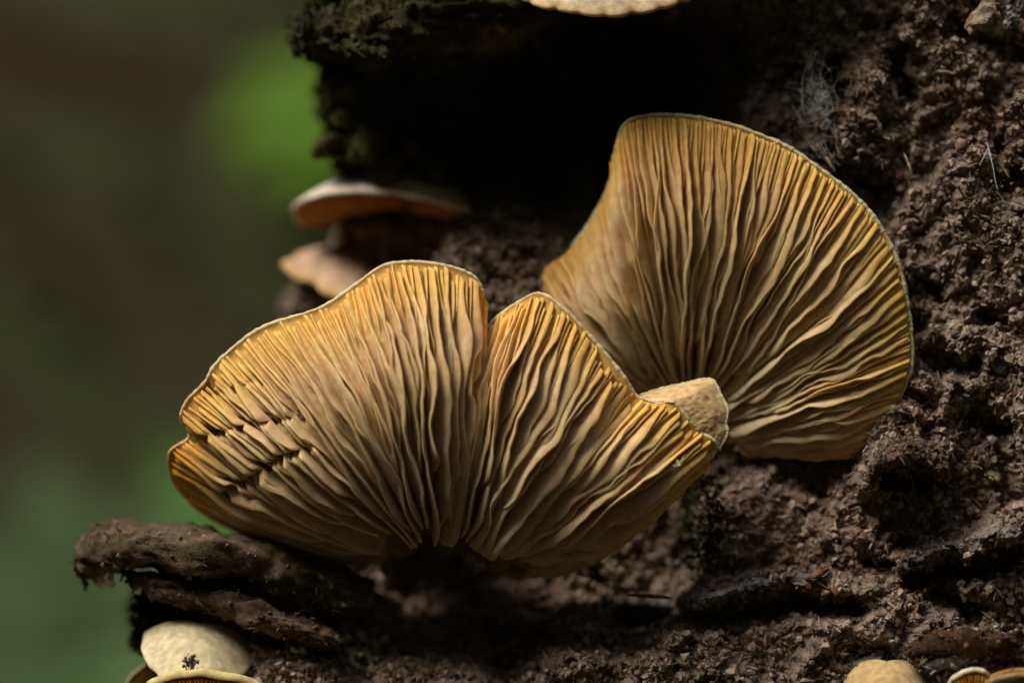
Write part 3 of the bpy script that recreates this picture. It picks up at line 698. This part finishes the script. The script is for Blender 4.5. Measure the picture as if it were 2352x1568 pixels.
bracket('pale streaked cap with a nicked orange edge hanging at the top of the hollow', (1405,-95,6), (1,0,.03), (0,-.78,-.62), 13.5, 11.0, 1.6, 1.2, (.80,.70,.55), (.5,.28,.1), (.74,.56,.34), ang=105, lobes=.035, seed=3, upc=(0,-1,.4), nicks=[(-62,.02,2),(-50,.03,2),(-33,.035,2),(-20,.02,2.5),(-6,.03,2.2),(9,.055,3.2),(24,.03,2),(38,.045,2.4),(47,.02,2),(58,.035,2.5),(70,.03,3)])
bracket('cream white smooth cap dotted with dirt under the bark slab', (456,1470,8), (1,.1,-.13), (-.12,-.9,-.36), 6.9, 9.5, 2.4, 1.0, (.78,.70,.46), (.5,.33,.08), (.80,.74,.52), ang=105, lobes=.05, seed=4, colnoise=.1, upc=(0,-.55,1))
bracket('yellow-rimmed bracket with orange gills beneath the cream white cap', (505,1645,4), (1,0,-.14), (-.1,-.6,.72), 10.5, 8.6, 1.6, .2, (.70,.58,.25), (.48,.22,.02), (.74,.64,.30), ang=100, lobes=.06, mt=1.3, seed=5, colnoise=.15, upc=(0,-.2,1))
bracket('pale out-of-focus bracket behind the cream white cap and the yellow-rimmed one', (410,1600,22), (1,0,.5), (-.8,-.5,.3), 7, 8.5, 1.6, .6, (.62,.54,.36), (.45,.25,.06), (.66,.58,.4), ang=100, seed=6, upc=(0,-.3,1))
bracket('smooth tan two-lobed cap below the brown bark flake', (2035,1556,-1), (1,0,.0), (.0,-.85,-.4), 5.2, 9.0, 2.4, .8, (.60,.44,.22), (.42,.25,.08), (.56,.42,.2), ang=105, lobes=.13, seed=17, colnoise=.12, upc=(0,-1,.3))
bracket('small white-rimmed curled bracket with an orange heart at the bark flake', (2228,1575,-6), (1,0,.05), (0,-.7,.7), 2.9, 3.6, .8, .1, (.74,.68,.50), (.55,.26,.05), (.78,.74,.58), ang=110, lobes=.06, thick=.6, mt=.7, seed=8, ng=24, upc=(0,.7,.7))
bracket('broad brownish cap beside the small white-rimmed bracket', (2335,1605,-6.5), (1,0,.02), (.0,-.8,.5), 5.0, 5.5, 1.2, .4, (.36,.24,.11), (.35,.2,.07), (.38,.26,.13), ang=105, seed=9, upc=(0,-1,.5))

# ------------------------------------------------------------------ small things resting on them
def clump(name, label, cat, at, n, spread, s0, s1, cols, seed):
    r = np.random.default_rng(seed); V, F, K = [], [], []
    o = P(*at)
    for k in range(n):
        vv, vf = variants[int(r.integers(0, len(variants)))]
        m = rand_rot(1)[0]; V.append(vv @ m.T * r.uniform(s0, s1) * 1e-3 + o + r.normal(0, spread * 1e-3, 3) * (1, .5, 1)); F.append(vf + 12 * k)
        K.append(np.tile(np.array(cols[int(r.integers(0, len(cols)))]) * r.uniform(.8, 1.2), (12, 1)))
    ob = obj(name, np.vstack(V), np.vstack(F), M['crumb'], None, np.vstack(K), smooth=False)
    ob['label'] = label; ob['category'] = cat
clump('debris_speck', 'tiny whitish speck of debris caught on the gills near the folded lobe', 'debris', (1560,1066,-5.6), 14, .30, .12, .32, [(.6,.52,.40),(.45,.36,.25)], 5)
clump('dirt_speck', 'tiny dark clot of dirt on the lower edge of the cream white cap', 'dirt', (437,1519,-1.6), 70, .42, .10, .30, [(.09,.075,.06),(.14,.115,.09)], 16)
# spider silk across the wood above the upright mushroom
def silk(name, label, strands, r0):
    V, F = [], []; off = 0
    for st in strands:
        p = np.array(st, float); p = cr(p, np.linspace(0, len(p) - 1, 24))
        v, f = tube(P(p[:, 0], p[:, 1], p[:, 2]), r0, 4); V.append(v); F.append(f + off); off += len(v)
    ob = obj(name, np.vstack(V), np.vstack(F), M['silk'], None, np.tile((.72, .76, .8), (off, 1)))
    ob['label'] = label; ob['category'] = 'spider web'
sr = np.random.default_rng(12)
st = []
for k in range(60):
    x, y = 1880 + sr.normal(0, 26), 235 + sr.normal(0, 36)
    dx, dy = sr.normal(0, 34), sr.normal(0, 34)
    st.append([(x - dx, y - dy, 10), (x + sr.normal(0, 9), y + sr.normal(0, 9), 6.5), (x + dx * .6, y + dy * .8, 8.5)])
for k in range(5): st.append([(1850 + 9 * k, 310, 9), (1862 + 10 * k, 335 + 3 * k, 5), (1885 + 11 * k, 365 + 4 * k, 4)])
silk('spider_web', 'wispy grey spider silk on the wood above the upright mushroom', st, .000010)
silk('silk_thread', 'thin dirty silk thread hanging on the wood beside the upright mushroom', [[(2268,330,1),(2280,380,-1.5),(2292,440,-2),(2310,470,-1)],[(2292,440,-2),(2330,500,-1),(2360,560,0)],[(2300,462,-2),(2360,478,-1)],[(2270,340,1),(2250,380,1)]], .000035)
clump('debris_speck', 'pale crumbs of debris strung on the dirty silk thread', 'debris', (2290,440,-1.8), 26, .75, .08, .2, [(.35,.3,.22),(.25,.2,.15)], 8)
